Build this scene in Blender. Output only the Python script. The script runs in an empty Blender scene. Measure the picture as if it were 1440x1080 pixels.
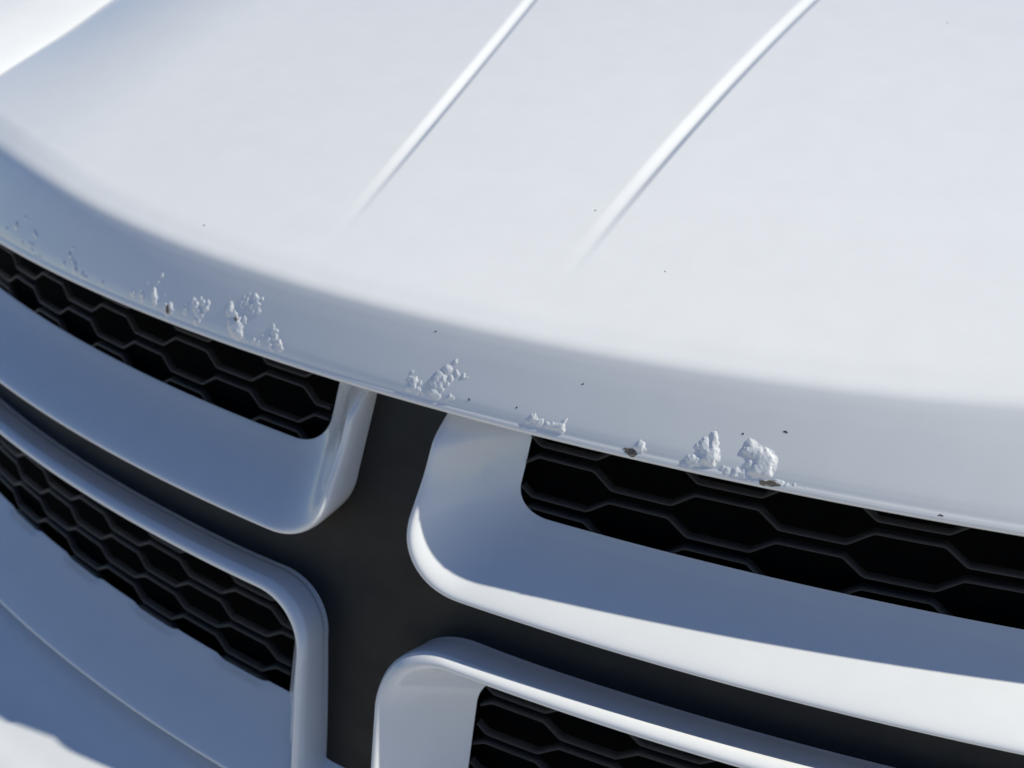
import bpy, bmesh, math, random
from mathutils import Vector, Matrix, noise

# ------------------------------------------------------------------ camera, light, exposure
scene = bpy.context.scene
S = 0.11                 # metres per design unit (one honeycomb pitch of the grille)
Z0 = 1.02                # height of the design origin (hood edge) above the ground
SUN = Vector((1.12, 0.44, 1.0)).normalized()   # towards the sun: from the right and slightly behind the car

cam_data = bpy.data.cameras.new("camera")
cam = bpy.data.objects.new("camera", cam_data)
scene.collection.objects.link(cam)
scene.camera = cam
right = Vector((0.87426614, 0.48542892, -0.00418141))
upv = Vector((-0.23440471, 0.42967856, 0.87202681))
fwd = Vector((-0.42510369, 0.76140337, -0.48944024))
cam.matrix_world = Matrix((
    (right.x, upv.x, -fwd.x, 3.33270752 * S),
    (right.y, upv.y, -fwd.y, -4.69435926 * S),
    (right.z, upv.z, -fwd.z, 3.23101836 * S + Z0),
    (0, 0, 0, 1)))
cam_data.sensor_width = 36.0
cam_data.lens = 34.975
cam_data.clip_start = 0.02
cam_data.clip_end = 500.0
cam_data.dof.use_dof = True
cam_data.dof.focus_distance = 5.45 * S
cam_data.dof.aperture_fstop = 7.0

world = bpy.data.worlds.new("World")
scene.world = world
world.use_nodes = True
wn = world.node_tree
sky = wn.nodes.new("ShaderNodeTexSky")
sky.sky_type = 'NISHITA'
sky.sun_disc = False
sky.sun_elevation = math.asin(SUN.z)
sky.sun_rotation = math.atan2(SUN.x, SUN.y)
sky.air_density = 1.0
sky.dust_density = 0.2
sky.ozone_density = 4.0
bg = wn.nodes["Background"]
hsv = wn.nodes.new("ShaderNodeHueSaturation")   # the clear deep blue of the day
hsv.inputs["Hue"].default_value = 0.508
hsv.inputs["Saturation"].default_value = 1.18
wn.links.new(sky.outputs[0], hsv.inputs["Color"])
wn.links.new(hsv.outputs[0], bg.inputs[0])
bg.inputs[1].default_value = 0.076

sun_data = bpy.data.lights.new("sun", 'SUN')
sun_data.energy = 5.0
sun_data.angle = math.radians(0.53)
sun_data.color = (1.0, 0.965, 0.83)
sun = bpy.data.objects.new("sun", sun_data)
scene.collection.objects.link(sun)
sun.rotation_euler = SUN.to_track_quat('Z', 'Y').to_euler()
sun.location = (2, 2, 5)

scene.view_settings.view_transform = 'Standard'
scene.view_settings.look = 'None'
scene.view_settings.exposure = 0.22
scene.view_settings.gamma = 1.0

# ------------------------------------------------------------------ helpers
C2, C4, TILT = 0.027427, 4.439e-5, 0.40586

def plan(x):
    """how far the front of the car sweeps back towards its sides"""
    return C2 * x * x + C4 * x ** 4

def G(x, z, n):
    """grille space: x across, z up, n depth behind the leaning grille plane -> car space"""
    return Vector((x * S, (plan(x) + TILT * z + n) * S, z * S + Z0))

def F(x, yo, z):
    """front space: yo is measured from the swept plan curve -> car space"""
    return Vector((x * S, (plan(x) + yo) * S, z * S + Z0))

def link(name, me, mat, parent=None, smooth=True):
    o = bpy.data.objects.new(name, me)
    scene.collection.objects.link(o)
    if mat: me.materials.append(mat)
    if smooth:
        me.polygons.foreach_set("use_smooth", [True] * len(me.polygons))
    if parent: o.parent = parent
    return o

def grid_mesh(name, rows, flip=False):
    """rows: list of equally long lists of points"""
    nv = len(rows[0])
    vs = [p for r in rows for p in r]
    fs = []
    for i in range(len(rows) - 1):
        for j in range(nv - 1):
            a = i * nv + j
            q = (a, a + 1, a + nv + 1, a + nv)
            fs.append(q[::-1] if flip else q)
    me = bpy.data.meshes.new(name)
    me.from_pydata(vs, [], fs)
    me.update()
    return me

def spline(pts, sub):
    """Catmull-Rom through tuples"""
    out = []
    n = len(pts)
    for i in range(n - 1):
        p0 = pts[max(i - 1, 0)]; p1 = pts[i]; p2 = pts[i + 1]; p3 = pts[min(i + 2, n - 1)]
        for k in range(sub):
            t = k / sub
            out.append(tuple(0.5 * (2 * b + (c - a) * t + (2 * a - 5 * b + 4 * c - d) * t * t + (3 * b - a - 3 * c + d) * t ** 3)
                             for a, b, c, d in zip(p0, p1, p2, p3)))
    out.append(tuple(pts[-1]))
    return out

def smoothstep(a, b, x):
    t = min(1, max(0, (x - a) / (b - a)))
    return t * t * (3 - 2 * t)

# ------------------------------------------------------------------ materials
def new_mat(name):
    m = bpy.data.materials.new(name)
    m.use_nodes = True
    return m, m.node_tree, m.node_tree.nodes["Principled BSDF"]

def coords(nt, scale):
    tc = nt.nodes.new("ShaderNodeTexCoord")
    mp = nt.nodes.new("ShaderNodeMapping")
    mp.inputs["Scale"].default_value = scale if hasattr(scale, "__len__") else (scale,) * 3
    nt.links.new(tc.outputs["Object"], mp.inputs["Vector"])
    return mp.outputs["Vector"]

def noise_node(nt, vec, scale, detail=4, rough=0.55):
    n = nt.nodes.new("ShaderNodeTexNoise")
    n.inputs["Scale"].default_value = scale
    n.inputs["Detail"].default_value = detail
    n.inputs["Roughness"].default_value = rough
    nt.links.new(vec, n.inputs["Vector"])
    return n.outputs["Fac"]

def ramp(nt, fac, stops):
    r = nt.nodes.new("ShaderNodeValToRGB")
    e = r.color_ramp.elements
    e[0].position, e[0].color = stops[0][0], (*stops[0][1], 1)
    e[1].position, e[1].color = stops[-1][0], (*stops[-1][1], 1)
    for p, c in stops[1:-1]:
        x = e.new(p); x.color = (*c, 1)
    nt.links.new(fac, r.inputs[0])
    return r.outputs[0]

def bump(nt, fac, strength, dist, target):
    b = nt.nodes.new("ShaderNodeBump")
    b.inputs["Strength"].default_value = strength
    b.inputs["Distance"].default_value = dist
    nt.links.new(fac, b.inputs["Height"])
    nt.links.new(b.outputs[0], target)

def paint_material(name, peel=0.05):
    m, nt, p = new_mat(name)
    v = coords(nt, 1.0)
    p.inputs["Base Color"].default_value = (0.78, 0.785, 0.79, 1)
    c = ramp(nt, noise_node(nt, v, 35, 5), [(0.3, (0.765, 0.77, 0.775)), (0.7, (0.79, 0.795, 0.80))])
    nt.links.new(c, p.inputs["Base Color"])
    p.inputs["Roughness"].default_value = 0.55
    p.inputs["Specular IOR Level"].default_value = 0.4
    p.inputs["Coat Weight"].default_value = 1.0
    p.inputs["Coat Roughness"].default_value = 0.02
    p.inputs["Coat IOR"].default_value = 1.6
    bump(nt, noise_node(nt, v, 420, 2), peel, 0.0004, p.inputs["Coat Normal"])
    return m

WHITE = paint_material("white_car_paint")
BLISTER = paint_material("blistered_white_paint", 0.06)

def plastic(name, col, rough, grain, spec=0.4, gs=900):
    m, nt, p = new_mat(name)
    v = coords(nt, 1.0)
    c = ramp(nt, noise_node(nt, v, 60, 5), [(0.3, tuple(k * 0.88 for k in col)), (0.7, tuple(k * 1.12 for k in col))])
    nt.links.new(c, p.inputs["Base Color"])
    p.inputs["Roughness"].default_value = rough
    p.inputs["Specular IOR Level"].default_value = spec
    bump(nt, noise_node(nt, v, gs, 2), grain, 0.0003, p.inputs["Normal"])
    return m

CROSS = plastic("satin_black_plastic", (0.0090, 0.0078, 0.0068), 0.5, 0.15)
# fine dust and handling marks on the crosshair
_nt = CROSS.node_tree
_r = ramp(_nt, noise_node(_nt, coords(_nt, (1, 1, 2.5)), 22, 8, 0.7), [(0.35, (0.44, 0.44, 0.44)), (0.7, (0.60, 0.60, 0.60))])
_nt.links.new(_r, _nt.nodes["Principled BSDF"].inputs["Roughness"])
MESH = plastic("black_grille_plastic", (0.025, 0.024, 0.0235), 0.45, 0.1)
BACK = plastic("cavity_shade_black", (0.003, 0.003, 0.003), 0.9, 0.2, 0.05)  # near black: the shade inside the grille openings, put into the colour

def rust_material():
    m, nt, p = new_mat("bare_rusty_chip")
    v = coords(nt, 1.0)
    c = ramp(nt, noise_node(nt, v, 700, 6, 0.7), [(0.3, (0.05, 0.035, 0.025)), (0.5, (0.17, 0.145, 0.115)), (0.75, (0.30, 0.27, 0.23))])
    nt.links.new(c, p.inputs["Base Color"])
    p.inputs["Roughness"].default_value = 0.85
    bump(nt, noise_node(nt, v, 900, 5), 0.7, 0.001, p.inputs["Normal"])
    return m

def dirt_material():
    m, nt, p = new_mat("dark_speck")
    v = coords(nt, 1.0)
    c = ramp(nt, noise_node(nt, v, 500, 4), [(0.3, (0.015, 0.013, 0.012)), (0.7, (0.05, 0.042, 0.036))])
    nt.links.new(c, p.inputs["Base Color"])
    p.inputs["Roughness"].default_value = 0.8
    return m

RUST = rust_material()
DIRT = dirt_material()

def ground_material():
    m, nt, p = new_mat("concrete_ground")
    v = coords(nt, 1.0)
    c = ramp(nt, noise_node(nt, v, 6, 10, 0.65), [(0.25, (0.44, 0.405, 0.355)), (0.75, (0.58, 0.54, 0.48))])
    nt.links.new(c, p.inputs["Base Color"])
    p.inputs["Roughness"].default_value = 0.9
    bump(nt, noise_node(nt, v, 90, 6), 0.5, 0.004, p.inputs["Normal"])
    return m

# ------------------------------------------------------------------ the setting
ground_me = grid_mesh("ground", [[Vector((x, y, 0)) for x in (-60, -6, 0, 6, 60)] for y in (-60, -6, 0, 6, 60)])
ground = link("ground", ground_me, ground_material(), smooth=False)
ground["kind"] = "structure"

# ------------------------------------------------------------------ the car
car = bpy.data.objects.new("parked_car", None)
scene.collection.objects.link(car)
car.location = (0, 0, 0)
car["label"] = "front of a white car with bubbling hood edge paint and black crosshair grille"
car["category"] = "car"

# ---- hood: one sheet from the rolled lip over the front edge and back along the top
LIP = [(-.10, .118), (-.28, .105), (-.338, .107), (-.358, .119), (-.367, .137), (-.361, .155), (-.352, .170),
       (-.340, .200), (-.314, .253), (-.216, .43), (-.172, .505), (-.140, .556), (-.112, .592), (-.075, .618), (-.02, .643), (.06, .676), (.17, .7142)]
TOPS = []
yo = 0.17
while yo < 11:
    yo += 0.035 if yo < 1.2 else (0.06 if yo < 5 else 0.4)
    TOPS.append((yo, .655 + .35 * yo - .010 * yo * yo if yo < 9 else .655 + .35 * 9 - .81 + .17 * (yo - 9)))
PROFILE = spline(LIP, 6) + TOPS

def half_width(yo):
    return 6.12 + 0.22 * max(0.0, yo)

def groove(x, y, yo):
    c = 0.835 + 0.055 * y + 0.010 * y * y
    fade = smoothstep(0.25, 2.3, yo)
    q = x - math.copysign(c, x)
    t = max(0.0, 1 + q / 0.095 if q < 0 else 1 - q / 0.058)
    return -0.0215 * fade * (0.25 * t + 0.75 * t * t * (3 - 2 * t))

def face_grow(x):
    """the hood's front face grows taller towards the sides"""
    x = abs(x)
    if x > 3.6: x = 3.6 + 1.5 * (1 - math.exp(-(x - 3.6) / 1.5))
    return .011 * x * x + .0004 * x ** 4

def face_lean(x, z):
    return .8 * face_grow(x) * max(0.0, min(z, .69) - .13)

def hood_point(u, yo, z):
    x = u * half_width(yo)
    y = plan(x) + yo + face_lean(x, z)
    ax = abs(x)
    edge = half_width(yo) - ax
    top = smoothstep(.45, .8, z)
    z2 = z + face_grow(x) * max(0.0, min(z, .69) - .13) - top * 0.022 * max(0, ax - 4.0) ** 2 * smoothstep(0.0, 2.0, yo + .3)
    if yo > 0.2: z2 += groove(x, y, yo)
    return Vector((x * S, y * S, z2 * S + Z0))

def hood_columns():
    us = []
    u = 0.0
    while u < 1.0:
        us.append(u)
        ax = u * 5.85
        u += 0.0009 if 0.68 < ax < 1.75 else 0.010
    us.append(1.0)
    return [-k for k in reversed(us[1:])] + us

US = hood_columns()
rows = []
for (yo_, z_) in PROFILE:
    row = [hood_point(u, yo_, z_) for u in US]
    # folded edges along both fender gaps
    for side in (-1, 1):
        e = row[0] if side < 0 else row[-1]
        f1 = e + Vector((side * .02 * S, 0, -.03 * S)); f2 = e + Vector((side * .015 * S, 0, -.30 * S))
        if side < 0: row = [f2, f1] + row
        else: row = row + [f1, f2]
    rows.append(row)
hood = link("hood", grid_mesh("hood", rows), WHITE, car)
hood["label"] = "white hood with two pressed grooves and bubbling paint along its front lip"

# ---- fenders beyond the hood gaps
for side in (-1, 1):
    rows = []
    for k in range(90):
        yo_ = -0.3 + k * 0.12
        wv = half_width(max(yo_, 0)) + 0.11
        z_ = .655 + .35 * min(yo_, 9) - .010 * min(yo_, 9) ** 2 + (.17 * (yo_ - 9) if yo_ > 9 else 0)
        if yo_ < .1: z_ = .69 + (yo_ - .1) * 1.0
        z_ += face_grow(wv) * .56
        z_ -= 0.022 * max(0, wv - 4.0) ** 2 * smoothstep(0.0, 2.0, yo_ + .3)
        row = []
        for j, (dx, dz) in enumerate(spline([(-.02, -.36), (-.018, -.14), (-.014, -.07), (.01, -.05), (.3, .02), (1.2, .18), (2.2, .26), (2.7, -.2), (2.9, -1.2), (3.0, -3)], 4)):
            x = wv + dx
            row.append(Vector((side * x * S, (plan(wv) + yo_ + face_lean(wv, .69) + 0.10 * max(0, dx) ** 2) * S, (z_ + dz) * S + Z0)))
        rows.append(row)
    link("fender", grid_mesh("fender", rows), WHITE, car)

# ---- four grille surrounds, lofted between an outer and an inner outline
def ring_loop(side, upper, xs, slant, zref, zedge, rx, rz, zfar, xfar):
    """outline of one opening: down (up) the side by the post, round the corner, along the bar"""
    sg = -1 if upper else 1          # direction from the side towards the bar
    pts = []
    zc = zedge - sg * rz
    n1, n2, n3 = 26, 26, 110
    xat = lambda z: side * xs + slant * (z - zref)
    for i in range(n1):
        z = zfar + (zc - zfar) * i / n1
        pts.append((xat(z), z))
    xc = xat(zc) + side * rx
    for i in range(n2):
        a = (math.pi / 2) * i / n2
        # slightly squared corner
        ca, sa = math.cos(a) ** 0.92, math.sin(a) ** 0.92
        pts.append((xc - side * rx * ca, zc + sg * rz * sa))
    for i in range(n3 + 1):
        t = i / n3
        pts.append((xc + side * (xfar - abs(xc)) * t, zedge))
    return pts

# (share across on the post side, share across on the bar side, depth)
UP_PROF = [(.03, .03, -.06), (0, 0, -.16), (0, 0, -.32), (.01, .012, -.39), (.035, .045, -.435), (.085, .11, -.455), (.15, .19, -.44),
           (.28, .32, -.375), (.46, .50, -.27), (.64, .68, -.165), (.80, .83, -.085), (.92, .94, -.035), (1.0, 1.0, -.006)]
LO_PROF = [(.03, .30, -.06), (0, .277, -.10), (0, .246, -.16), (0, .15, -.25), (.005, .06, -.34), (.015, .01, -.40), (.03, .0, -.43), (.06, .04, -.465), (.11, .11, -.475),
           (.18, .20, -.455), (.27, .32, -.39), (.40, .45, -.31), (.60, .63, -.20), (.82, .85, -.085), (1.0, 1.0, -.006)]

RINGS = {
    # side, upper: outer(xs, slant, zref, zedge, rx, rz), inner(...)
    (1, True): ((.300, .09, -.6, -.93, .46, .38), (.85, .03, -.4, -.565, .24, .17)),
    (-1, True): ((.275, .09, -.6, -.93, .46, .38), (.66, .06, -.4, -.565, .30, .22)),
    (1, False): ((.295, -.12, -1.6, -1.255, .46, .42), (.83, -.06, -1.7, -1.58, .3, .22)),
    (-1, False): ((.290, -.15, -1.6, -1.255, .46, .42), (.68, -.06, -1.7, -1.58, .3, .22)),
}
OUTER = {}
for (side, upper), (o_, i_) in RINGS.items():
    zfar = .34 if upper else -2.85
    lo_ = ring_loop(side, upper, *o_, zfar, 6.6)
    li_ = ring_loop(side, upper, *i_, zfar, 6.6)
    OUTER[(side, upper)] = (lo_, li_)
    prof = spline(UP_PROF if upper else LO_PROF, 5)
    rows = []
    for a_side, a_edge, n in prof:
        row = []
        if side < 0 and not upper and n < -.2: n *= .93
        for k, (p, q) in enumerate(zip(lo_, li_)):
            w = smoothstep(10, 62, k)
            a = a_side + (a_edge - a_side) * w
            x = p[0] + (q[0] - p[0]) * a; z = p[1] + (q[1] - p[1]) * a
            # the upper surrounds tuck back under the hood lip
            tuck = .24 * smoothstep(-.12, .16, z) + .08 * smoothstep(-.70, -.25, z) * (1 - w) if upper else 0.0
            row.append(G(x, z, n + tuck * max(0.0, min(1.0, (.1 - n) / .3))))
        rows.append(row)
    link("grille_surround", grid_mesh("grille_surround", rows), WHITE, car)

# ---- black crosshair panel behind the surrounds
def outline_x(side, upper, z, frac):
    """x of the surround outline (frac of the way in) at height z on the post side"""
    lo_, li_ = OUTER[(side, upper)]
    best = None
    for p, q in zip(lo_, li_):
        x = p[0] + (q[0] - p[0]) * frac; zz = p[1] + (q[1] - p[1]) * frac
        if best is None or abs(zz - z) < best[0]: best = (abs(zz - z), x)
    return best[1]

bm = bmesh.new()
def panel_band(zs, up):
    rows = []
    for z in zs:
        if up is None: xl, xr = -6.6, 6.6
        else: xl, xr = outline_x(-1, up, z, .33), outline_x(1, up, z, .33)
        n = 200 if up is None else 24
        rows.append([G(xl + (xr - xl) * i / n, z, -.14) for i in range(n + 1)])
    me = grid_mesh("band", rows); bm.from_mesh(me); bpy.data.meshes.remove(me)
panel_band([.10 - i * .96 / 60 for i in range(61)], True)
panel_band([-.86 - i * .50 / 12 for i in range(13)], None)
panel_band([-1.36 - i * 1.2 / 60 for i in range(61)], False)
me = bpy.data.meshes.new("grille_crosshair"); bm.to_mesh(me); bm.free()
link("grille_crosshair", me, CROSS, car)

X0, HA, HB = 1.122, .184, .186     # honeycomb: first cell centre and half widths of the flats

# ---- lower trim that closes the bottom of the grille, with the seam to the bumper under it
CHIN = [(-2.278, -.006), (-2.295, -.035), (-2.33, -.09), (-2.40, -.20), (-2.49, -.34), (-2.555, -.43), (-2.575, -.452), (-2.590, -.452), (-2.598, -.43), (-2.60, -.30), (-2.60, -.2)]
chin = spline(CHIN, 5)
rows = []
for z, n in chin:
    row = []
    for i in range(261):
        x = -6.5 + 13.0 * i / 260
        lift = (1 - smoothstep(.16, .62, abs(x - .07))) * smoothstep(-2.60, -2.50, z)
        # the inner edge steps round the lower cells of the honeycomb
        c = (abs(x) - X0 + .5) % 1.0 - .5
        step = .022 * (1 - smoothstep(.20, .27, abs(c))) * smoothstep(-2.315, -2.28, z) if .9 < abs(x) < 5.6 else 0.0
        row.append(G(x, z - .11 * lift - step, n))
    rows.append(row)
link("lower_grille_trim", grid_mesh("lower_grille_trim", rows), WHITE, car)

# ---- bumper under the seam
BUMP = [(-1.08, -3.15), (-1.27, -2.90), (-1.34, -2.79), (-1.375, -2.762), (-1.41, -2.76), (-1.50, -2.79), (-1.62, -2.85), (-1.80, -2.935), (-2.03, -3.025), (-2.3, -3.12), (-2.5, -3.28), (-2.58, -3.7), (-2.50, -4.4), (-2.2, -5.2), (-1.9, -6.0), (-1.2, -6.3)]
rows = []
for yo_, z_ in spline(BUMP, 6):
    rows.append([F(-7.0 + 14.0 * i / 200, yo_, z_) for i in range(201)])
link("bumper", grid_mesh("bumper", rows), WHITE, car)

# ---- added black wall behind the grille, shuts light out of the cavity
rows = []
for k in range(12):
    z = .45 - 3.9 * k / 11
    rows.append([G(-6.5 + 13 * i / 60, z, .34) for i in range(61)])
link("cavity_shade_panel", grid_mesh("cavity_shade_panel", rows), BACK, car)

# ---- honeycomb: stacked wavy bars in each opening, over an added black sheet
def chain_x(phase, xmax):
    """corner positions (|x|, is_high) of one wavy bar, starting inside the wall"""
    out = [] ; k = -1
    while True:
        c = X0 + k * 0.5
        high = (k % 2 == 0) == phase
        h = HA if high else HB
        for s in (-h, h):
            if c + s > .30: out.append((c + s, high))
        k += 1
        if c > xmax: break
    return out

# phase True: raised parts stand over the honeycomb centres
UPPER = [(.085, .0, True), (-.066, -.151, False), (-.219, -.304, True), (-.377, -.459, False), (-.526, -.608, True)]
LOWER = [(-1.515, -1.59, True), (-1.645, -1.718, False), (-1.777, -1.847, True), (-1.906, -1.983, False), (-2.041, -2.102, True), (-2.164, -2.238, False), (-2.295, -2.36, True)]
SEC = [(-.009, .045), (-.0105, .010), (-.007, .001), (0, -.0015), (.007, .001), (.0105, .010), (.009, .045)]   # bar section (across, depth)

def bar_mesh(side, zh, zl, phase):
    xmin = .862 if side > 0 else .675      # the bars start in the wall of the opening
    cs = chain_x(phase, 5.6)
    k0 = max(i for i, c in enumerate(cs) if c[0] < xmin)
    cs = cs[k0:]
    pts = []
    for i, (ax, high) in enumerate(cs):
        z = zh if high else zl
        pts.append(Vector((side * ax, z)))
    t0 = (xmin - cs[0][0]) / (cs[1][0] - cs[0][0])
    pts[0] = pts[0].lerp(pts[1], t0)
    # densify the flats so that the bar follows the sweep, with slightly rounded corners
    fine = []
    for i in range(len(pts)):
        p = pts[i]
        if i > 0:
            d = (pts[i - 1] - p); fine.append(p + d.normalized() * min(.014, d.length * .3))
        q0 = fine[-1] if fine else p
        if 0 < i < len(pts) - 1:
            d2 = (pts[i + 1] - p); b = p + d2.normalized() * min(.014, d2.length * .3)
            fine.append(p * .5 + (fine[-1] + b) * .25); fine.append(b)
        elif i == 0: fine.append(p)
        if i < len(pts) - 1:
            d2 = pts[i + 1] - p
            if d2.length > .25:
                for t in (.35, .5, .65): fine.append(p + d2 * t)
    rows = []
    for i, p in enumerate(fine):
        a = fine[max(i - 1, 0)]; b = fine[min(i + 1, len(fine) - 1)]
        t = (b - a).normalized(); nrm = Vector((-t.y, t.x))
        rows.append([G(p.x + nrm.x * c, p.y + nrm.y * c, n) for c, n in SEC])
    return grid_mesh("mesh_bar", rows)

for (side, table) in ((-1, UPPER), (1, UPPER), (-1, LOWER), (1, LOWER)):
    # added black sheet across the open cells, stands in for their deep shade
    z0, z1 = table[0][0] + .12, table[-1][1] - .12
    rows = [[G(side * (.45 + 5.4 * i / 60), z0 + (z1 - z0) * k / 8, .15) for i in range(61)] for k in range(9)]
    shade_sheet = link("cell_shade_sheet", grid_mesh("cell_shade_sheet", rows), BACK, car)
    for zh, zl, ph in table:
        link("mesh_bar", bar_mesh(side, zh, zl, ph), MESH, shade_sheet)

# ---- measured blisters (x, z, radius) and chips (x, y, z, half width, half height)
BLISTERS = [
  [(-4.327,0.258,0.015),(-4.180,0.317,0.024),(-4.124,0.305,0.012),(-4.061,0.399,0.015),(-4.087,0.357,0.009),(-4.014,0.226,0.015),(-3.858,0.333,0.023),(-3.823,0.315,0.017),(-3.896,0.242,0.018),(-3.839,0.244,0.015),(-3.849,0.205,0.018),(-4.089,0.241,0.012),(-3.771,0.175,0.012),(-3.708,0.185,0.017)],
  [(-3.256,0.349,0.014),(-3.282,0.297,0.017),(-3.228,0.272,0.017),(-3.335,0.223,0.017),(-3.185,0.246,0.022),(-3.162,0.211,0.022),(-3.061,0.204,0.019),(-2.786,0.209,0.016),(-3.299,0.266,0.008),(-3.007,0.200,0.014)],
  [(-2.402,0.224,0.021),(-2.307,0.245,0.021),(-2.289,0.216,0.021),(-2.263,0.329,0.010),(-2.294,0.299,0.010),(-2.176,0.296,0.021),(-2.162,0.272,0.023),(-2.149,0.247,0.023),(-2.130,0.214,0.021),(-2.149,0.353,0.013),(-2.128,0.403,0.015),(-2.051,0.291,0.010),(-2.022,0.228,0.020),(-1.971,0.239,0.020),(-1.945,0.213,0.020),(-1.993,0.183,0.020)],
  [(-1.806,0.284,0.015),(-1.808,0.243,0.020),(-1.747,0.323,0.015),(-1.709,0.305,0.025),(-1.682,0.350,0.012),(-1.650,0.326,0.020),(-1.603,0.336,0.015),(-1.613,0.303,0.020),(-1.723,0.279,0.020),(-1.677,0.258,0.025),(-1.685,0.197,0.020),(-1.649,0.214,0.015),(-1.635,0.258,0.015)],
  [(-1.387,0.372,0.020),(-1.380,0.334,0.029),(-1.331,0.331,0.019),(-1.302,0.289,0.024),(-1.261,0.267,0.029),(-1.303,0.232,0.039),(-1.256,0.211,0.029),(-1.339,0.255,0.029),(-1.280,0.441,0.010),(-1.287,0.392,0.015),(-1.245,0.418,0.019),(-1.220,0.367,0.014),(-1.199,0.401,0.019),(-1.180,0.461,0.017),(-1.155,0.427,0.024),(-1.120,0.460,0.014),(-1.126,0.382,0.019),(-1.172,0.366,0.014),(-1.242,0.466,0.010),(-1.235,0.312,0.024)],
  [(-1.205,0.198,0.014),(-1.164,0.191,0.012),(-1.116,0.210,0.017),(-1.067,0.204,0.017),(-1.046,0.257,0.010),(-0.975,0.325,0.014),(-0.958,0.297,0.019),(-0.929,0.303,0.014),(-0.984,0.247,0.019),(-0.964,0.211,0.019),(-0.932,0.264,0.019),(-0.895,0.242,0.021),(-0.867,0.209,0.019),(-0.940,0.193,0.014)],
  [(0.170,0.203,0.018),(0.174,0.300,0.011),(0.164,0.265,0.013),(0.190,0.346,0.007),(0.199,0.250,0.022),(0.243,0.251,0.013),(0.203,0.218,0.018),(0.237,0.210,0.017),(0.236,0.188,0.015),(0.275,0.197,0.013)],
  [(0.324,0.268,0.017),(0.340,0.294,0.022),(0.362,0.322,0.019),(0.396,0.298,0.022),(0.376,0.263,0.017),(0.348,0.257,0.017),(0.407,0.358,0.022),(0.447,0.409,0.015),(0.467,0.358,0.013),(0.445,0.317,0.015),(0.430,0.281,0.013),(0.481,0.342,0.013),(0.522,0.344,0.013),(0.543,0.337,0.009),(0.331,0.222,0.020),(0.358,0.215,0.022),(0.387,0.201,0.017),(0.446,0.200,0.013),(0.464,0.218,0.013),(0.489,0.215,0.011),(0.400,0.245,0.013)],
  [(0.990,0.199,0.017),(1.021,0.217,0.019),(1.052,0.204,0.017),(1.076,0.216,0.012),(1.076,0.194,0.014),(1.114,0.199,0.016),(1.143,0.202,0.016),(1.173,0.204,0.016),(1.200,0.206,0.020),(1.213,0.237,0.014),(1.217,0.253,0.010),(1.212,0.191,0.016)],
  [(1.677,0.209,0.020),(1.652,0.192,0.012),(1.686,0.188,0.020)],
  [(1.981,0.267,0.014),(2.018,0.298,0.016),(2.002,0.284,0.012),(2.017,0.271,0.019),(2.056,0.326,0.017),(2.066,0.307,0.015),(2.062,0.279,0.017),(2.079,0.289,0.015),(2.078,0.262,0.019),(2.039,0.249,0.023),(2.067,0.233,0.027),(2.092,0.223,0.023),(2.048,0.215,0.023),(2.023,0.206,0.012),(1.984,0.203,0.016),(1.955,0.193,0.020),(2.006,0.185,0.019),(1.975,0.178,0.020),(1.930,0.165,0.012),(2.075,0.198,0.023)],
  [(2.247,0.328,0.019),(2.272,0.321,0.015),(2.238,0.291,0.015),(2.258,0.290,0.023),(2.288,0.288,0.023),(2.319,0.287,0.027),(2.345,0.271,0.034),(2.371,0.263,0.030),(2.331,0.241,0.034),(2.363,0.232,0.034),(2.272,0.236,0.015),(2.319,0.202,0.027),(2.365,0.199,0.030),(2.295,0.205,0.019),(2.170,0.174,0.015),(2.216,0.174,0.019),(2.254,0.175,0.019),(2.141,0.182,0.012)],
  [(2.435,0.171,0.015),(2.457,0.169,0.015),(2.487,0.167,0.011),(2.522,0.173,0.011),(2.585,0.168,0.008)],
]
CHIPS = [(1.631,-0.283,0.161,0.0479,0.0200),(2.398,-0.199,0.154,0.0533,0.0190),(-1.985,-0.223,0.213,0.0204,0.0255),(3.243,-0.065,0.153,0.0145,0.0109),(0.594,-0.315,0.230,0.0068,0.0068),(2.414,-0.059,0.409,0.0133,0.0049),(1.268,-0.162,0.443,0.0053,0.0053),(0.906,-0.290,0.251,0.0050,0.0050),(2.203,-0.115,0.363,0.0061,0.0050),(1.418,0.646,0.867,0.0052,0.0043),(-1.959,0.212,0.711,0.0083,0.0072),(0.753,1.064,1.019,0.0061,0.0061),(2.240,-0.204,0.187,0.0269,0.0038),(2.350,4.001,2.012,0.0055,0.0055),(0.264,-0.149,0.536,0.0057,0.0052),(-1.305,-0.241,0.297,0.0146,0.0146)]

# ---- bubbling paint: clusters of small blisters standing proud of the hood's front face
FRONT = sorted([(z, yo) for yo, z in PROFILE if .15 <= z < .8 and yo < .4])
def front_yo(x, z):
    z = .13 + (z - .13) / (1 + face_grow(x))
    for (z0, y0), (z1, y1) in zip(FRONT[:-1], FRONT[1:]):
        if z0 <= z <= z1: return y0 + (y1 - y0) * (z - z0) / (z1 - z0 + 1e-9) + face_lean(x, z)
    return (FRONT[0][1] if z < FRONT[0][0] else FRONT[-1][1]) + face_lean(x, z)

def front_frame(x, z):
    p = F(x, front_yo(x, z), z)
    dx = (F(x + .01, front_yo(x + .01, z), z) - p); dz = (F(x, front_yo(x, z + .012), z + .012) - F(x, front_yo(x, z - .012), z - .012))
    return p, dx.cross(dz).normalized()

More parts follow.
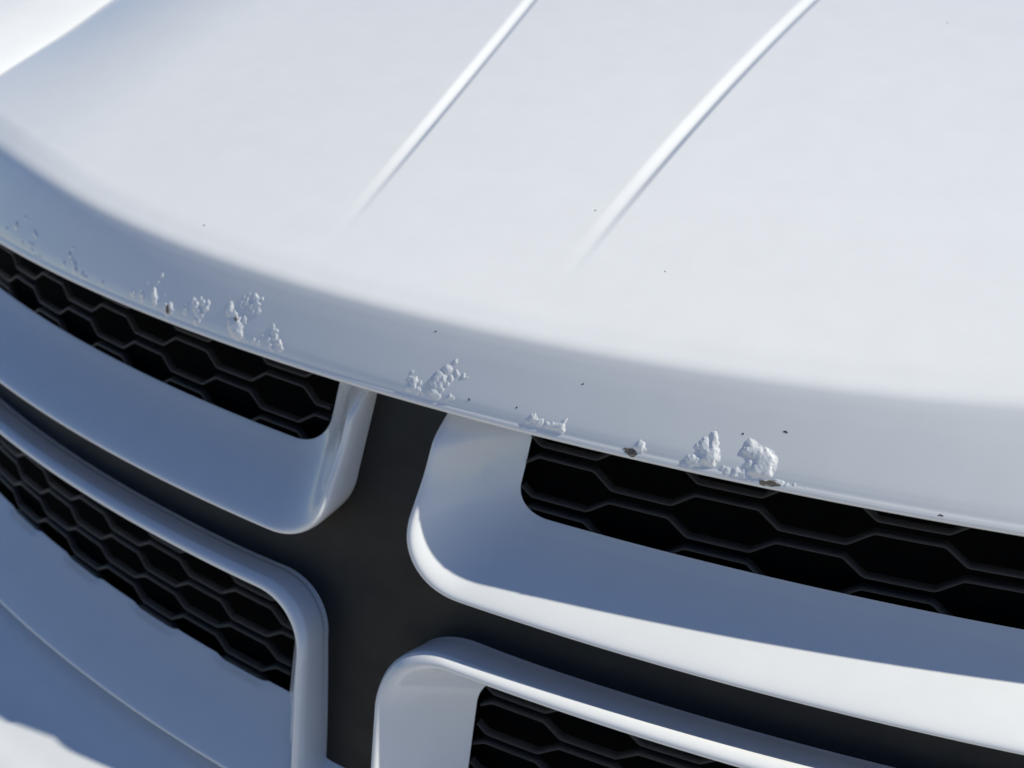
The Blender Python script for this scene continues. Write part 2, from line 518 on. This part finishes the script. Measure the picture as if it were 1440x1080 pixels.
rnd = random.Random(4)
for cl in BLISTERS:
    x0 = min(b[0] - 2.8 * b[2] for b in cl); x1 = max(b[0] + 2.8 * b[2] for b in cl)
    z0 = max(.152, min(b[1] - 2.8 * b[2] for b in cl)); z1 = max(b[1] + 2.8 * b[2] for b in cl)
    extra = []
    for bx, bz, br in cl:
        for _ in range(2):
            a = rnd.uniform(0, 6.28); rr = br * rnd.uniform(.5, 1.3)
            extra.append((bx + rr * math.cos(a), bz + rr * math.sin(a), br * rnd.uniform(.2, .4)))
    bumps = [(b[0], b[1], b[2] * rnd.uniform(.85, 1.15), rnd.uniform(.45, .8)) for b in cl] + [(b[0], b[1], b[2], .7) for b in extra]
    soft = .33 if x0 > 0 else (.38 if x0 > -2.6 else .65)
    step = .0035
    nx = max(6, int((x1 - x0) / step)); nz = max(6, int((z1 - z0) / step))
    rows = []
    for j in range(nz + 1):
        z = z0 + (z1 - z0) * j / nz
        row = []
        for i in range(nx + 1):
            x = x0 + (x1 - x0) * i / nx
            wx = x + .008 * noise.noise((x * 45, z * 45, 1)) + .004 * noise.noise((x * 120, z * 120, 5)); wz = z + .008 * noise.noise((x * 45, z * 45, 7)) + .004 * noise.noise((x * 120, z * 120, 9))
            h = 0.0; skin = 0.0
            for bx, bz, br, bh in bumps:
                d2 = ((wx - bx) ** 2 + (wz - bz) ** 2) / (br * br)
                if d2 < 7.0:
                    k = bh * br * max(0.0, 1 - d2 / 1.9) ** 1.2
                    h = max(h, k) + .3 * min(h, k)
                    skin += .20 * br * math.exp(-d2 * .55)
            h = soft * h + min(.7 * skin, .008)
            h *= 1 + .09 * noise.noise((x * 90, z * 90, 3)) + .05 * noise.noise((x * 210, z * 210, 11))
            p, nrm = front_frame(x, z)
            row.append(p + nrm * ((.020 * math.tanh(h / .020) - .0018)) * S)
        rows.append(row)
    # keep only the lifted skin and a narrow skirt that dips under the hood
    me = grid_mesh("paint_blister", rows)
    link("paint_blister", me, BLISTER, hood)

# ---- chips through to bare metal and small specks
def surface_frame(x, y, z):
    if z < .6:
        return front_frame(x, z)
    yo_ = y - plan(x) - face_lean(x, .69)
    u = x / half_width(yo_)
    zz = .655 + .35 * yo_ - .010 * yo_ * yo_
    p = hood_point(u, yo_, zz)
    du = hood_point(u + .002, yo_, zz) - p
    dv = hood_point(u, yo_ + .02, .655 + .35 * (yo_ + .02) - .010 * (yo_ + .02) ** 2) - p
    return p, du.cross(dv).normalized()

for (x, y, z, rx, rz) in CHIPS:
    c, nrm = surface_frame(x, y, z)
    tx = Vector((1, 0, 0)); tx = (tx - nrm * tx.dot(nrm)).normalized(); tz = nrm.cross(tx)
    big = rx > .012
    if any(abs(x - q[0]) < .05 and abs(z - q[1]) < .05 for g in BLISTERS for q in g) and rz > .012 and z > .17:
        c = c + nrm * .010 * S        # this one breaks through the top of a blister
    n = 18
    bm = bmesh.new()
    ring0, ring1 = [], []
    ph = rnd.uniform(0, 6)
    for i in range(n):
        a = 2 * math.pi * i / n
        k = 1 + .22 * math.sin(2 * a + ph) + .14 * math.sin(5 * a + ph * 2) + rnd.uniform(-.06, .06)
        off = (tx * math.cos(a) * rx + tz * math.sin(a) * rz) * k * S
        ring0.append(bm.verts.new(c + off * 1.05 - nrm * .002 * S))
        ring1.append(bm.verts.new(c + off * .9 + nrm * .0012 * S))
    mid = bm.verts.new(c + nrm * .0008 * S)
    for i in range(n):
        j = (i + 1) % n
        bm.faces.new((ring0[i], ring0[j], ring1[j], ring1[i])); bm.faces.new((ring1[i], ring1[j], mid))
    me = bpy.data.meshes.new("paint_chip"); bm.to_mesh(me); bm.free()
    link("paint_chip", me, RUST if big and rz > .006 else DIRT, hood, smooth=False)
